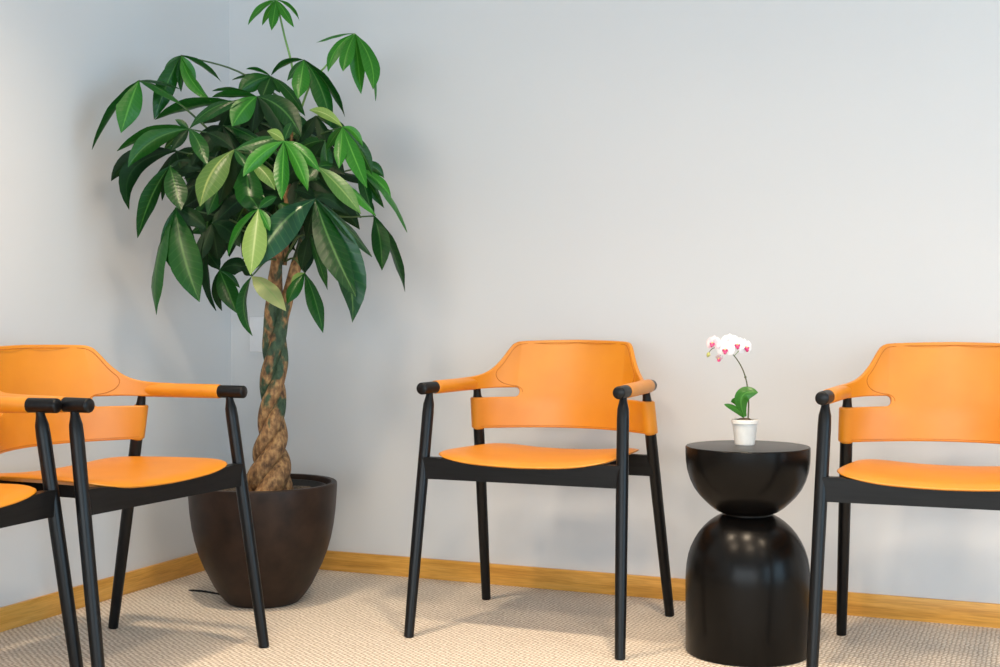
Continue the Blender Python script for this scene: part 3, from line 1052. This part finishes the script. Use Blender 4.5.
bm = bmesh.new()
st = catmull([opx(748, 421), opx(748.6, 403), opx(747.5, 388), opx(745.5, 377.5), opx(741.5, 367), opx(735.5, 357.5), opx(728.5, 350.5, -.004), opx(719.5, 346.5, -.006), opx(712, 349, -.006), opx(708.8, 353, -.006)], 5)
add_tube(bm, [p - OB for p in st], [.0021 - .0011 * i / len(st) for i in range(len(st))], 8)
stem = link_mesh('stem', bm, 'orchid_stem', orchid)
bm = bmesh.new()
for u, v in ((745.4, 377.2), (747.8, 390.5)):
    c = opx(u, v) - OB
    add_tube(bm, [c + Vector((0, 0, -.003)), c, c + Vector((0, 0, .003))], [.0022, .0034, .0022], 8)
link_mesh('stem_node', bm, 'orchid_stem', stem)
OLEAF = [(0, .30), (.1, .50), (.25, .78), (.45, .97), (.6, 1), (.75, .9), (.87, .66), (.95, .38), (1, .04)]
for (b, m_, tp, w, roll) in (((744.5, 417, -.005), (733, 388, -.012), (758, 392.5, -.02), .040, .15),
                             ((744, 417, 0), (738, 407, -.02), (724, 404.5, -.03), .024, -.7),
                             ((744.5, 415, .004), (739, 398, .01), (731, 402, .012), .022, .6)):
    leaf_object('leaf', leaflet_mesh(opx(*b), opx(*m_), opx(*tp), w, roll, .22, 0, 14, None, OLEAF), 'orchid_leaf', orchid, OB)

PETAL = [(0, .18), (.12, .52), (.3, .86), (.5, 1.0), (.68, .98), (.82, .80), (.93, .48), (1, .08)]
SEPAL = [(0, .25), (.2, .66), (.45, 1.0), (.65, .94), (.85, .58), (1, .06)]


def orchid_flower(u, v, dd, facing, size, petal_mat='petal', spin=0.0):
    """facing: camera-space direction the blossom looks at"""
    c = opx(u, v, dd)
    f = (CAM_ROT @ Vector(facing)).normalized()
    upv = Vector((0, 0, 1))
    r = upv.cross(f).normalized()
    upv = f.cross(r)
    bm = bmesh.new()
    back = c - f * 0.006
    near = min(st, key=lambda p: (p - back).length)
    add_tube(bm, [near - OB, (near + back) / 2 + Vector((0, 0, .002)) - OB, back - OB, c - OB], [.0010, .0010, .0012, .0016], 6)
    fl = link_mesh('flower', bm, 'petiole', orchid)
    for ang, ln, w, prof, kind in ((90, 1.0, .72, SEPAL, 'petal'), (-32, .95, .68, SEPAL, 'petal'), (212, .95, .68, SEPAL, 'petal'), (18, 1.02, 1.25, PETAL, 'petal'), (162, 1.02, 1.25, PETAL, 'petal')):
        a = math.radians(ang) + spin
        d = r * math.cos(a) + upv * math.sin(a)
        lift = 0.0012 if prof is PETAL else -0.0008
        b0 = c + f * lift
        tp = c + d * size * ln + f * (lift - 0.002)
        md = c + d * size * ln * .5 + f * (lift + 0.004)
        leaf_object('petal', leaflet_mesh(b0, md, tp, size * w, 0.0, .12, .01, 8, f, prof), petal_mat, fl, OB)
    bm = bmesh.new()
    d = -upv
    add_tube(bm, [c + f * .001 - OB, c + f * .006 + d * size * .16 - OB, c + f * .009 + d * size * .36 - OB, c + f * .008 + d * size * .50 - OB], [.0022, .0046, .0042, .0012], 8)
    for s_ in (-1, 1):
        add_tube(bm, [c + f * .003 + d * size * .12 - OB, c + f * .007 + r * s_ * size * .20 + d * size * .08 - OB, c + f * .010 + r * s_ * size * .22 - upv * size * -.04 - OB], [.0018, .0034, .0010], 8)
    lip = link_mesh('lip', bm, 'lip', fl)
    bm = bmesh.new()
    add_tube(bm, [c + f * .002 + upv * size * .04 - OB, c + f * .007 + upv * size * .02 - OB, c + f * .009 - upv * size * .06 - OB], [.0022, .0026, .0012], 8)
    link_mesh('column', bm, 'column', fl)


orchid_flower(713.5, 343.5, -.012, (-.6, .1, .75), .0215, 'petal_blush')
orchid_flower(725.5, 349.5, -.020, (-.35, -.05, 1), .0245)
orchid_flower(736.5, 345.0, -.010, (.15, .1, 1), .0245)
orchid_flower(745.0, 347.5, .006, (.5, .0, .85), .0235)
orchid_flower(730.0, 341.5, .012, (-.1, .35, .9), .0230)
orchid_flower(719.5, 357.5, .000, (-.4, -.8, .5), .0110, 'petal_blush')
bm = bmesh.new()
c = opx(708.6, 354.5, -.006) - OB
add_tube(bm, [c + Vector((.001, 0, .006)), c + Vector((0, 0, .004)), c, c + Vector((-.002, 0, -.004)), c + Vector((-.003, 0, -.007))], [.0010, .0040, .0055, .0040, .0008], 12)
link_mesh('bud', bm, 'bud', orchid)


# ------------------------------------------------------------------ small things
# white blank plate on the back wall behind the trunk
def on_back(u, v):
    r = CAM_ROT @ Vector(((u - 500.0) / FPX, -(v - 333.5) / FPX, -1.0))
    return CAM_POS + r * ((0.0 - CAM_POS.y) / r.y)


a, b = on_back(250.5, 316.8), on_back(286, 352)
bm = bmesh.new()
add_box(bm, (a.x, -0.008, b.z), (b.x, 0.0, a.z), 0.003)
wp = link_mesh('wall_plate', bm, 'plate', None, True)
tag(wp, 'small white plate on the back wall, half hidden by the braided trunk', 'wall plate')
bm = bmesh.new()
add_box(bm, (a.x + .018, -0.0115, b.z + .018), (b.x - .018, -0.0075, a.z - .018), 0.002)
link_mesh('rocker', bm, 'plate', wp)

# black cord end lying beside the planter
p0, p1, p2 = px_floor(188.5, 590.2, .003), px_floor(203, 591.2, .003), px_floor(222, 594.5, .003)
bm = bmesh.new()
add_tube(bm, catmull([p0, p1, p2], 6), [.0012] + [.0032] * 11 + [.0030], 8)
tag(link_mesh('cord', bm, 'strap'), 'short thin black cord end lying on the carpet beside the brown planter', 'cord')
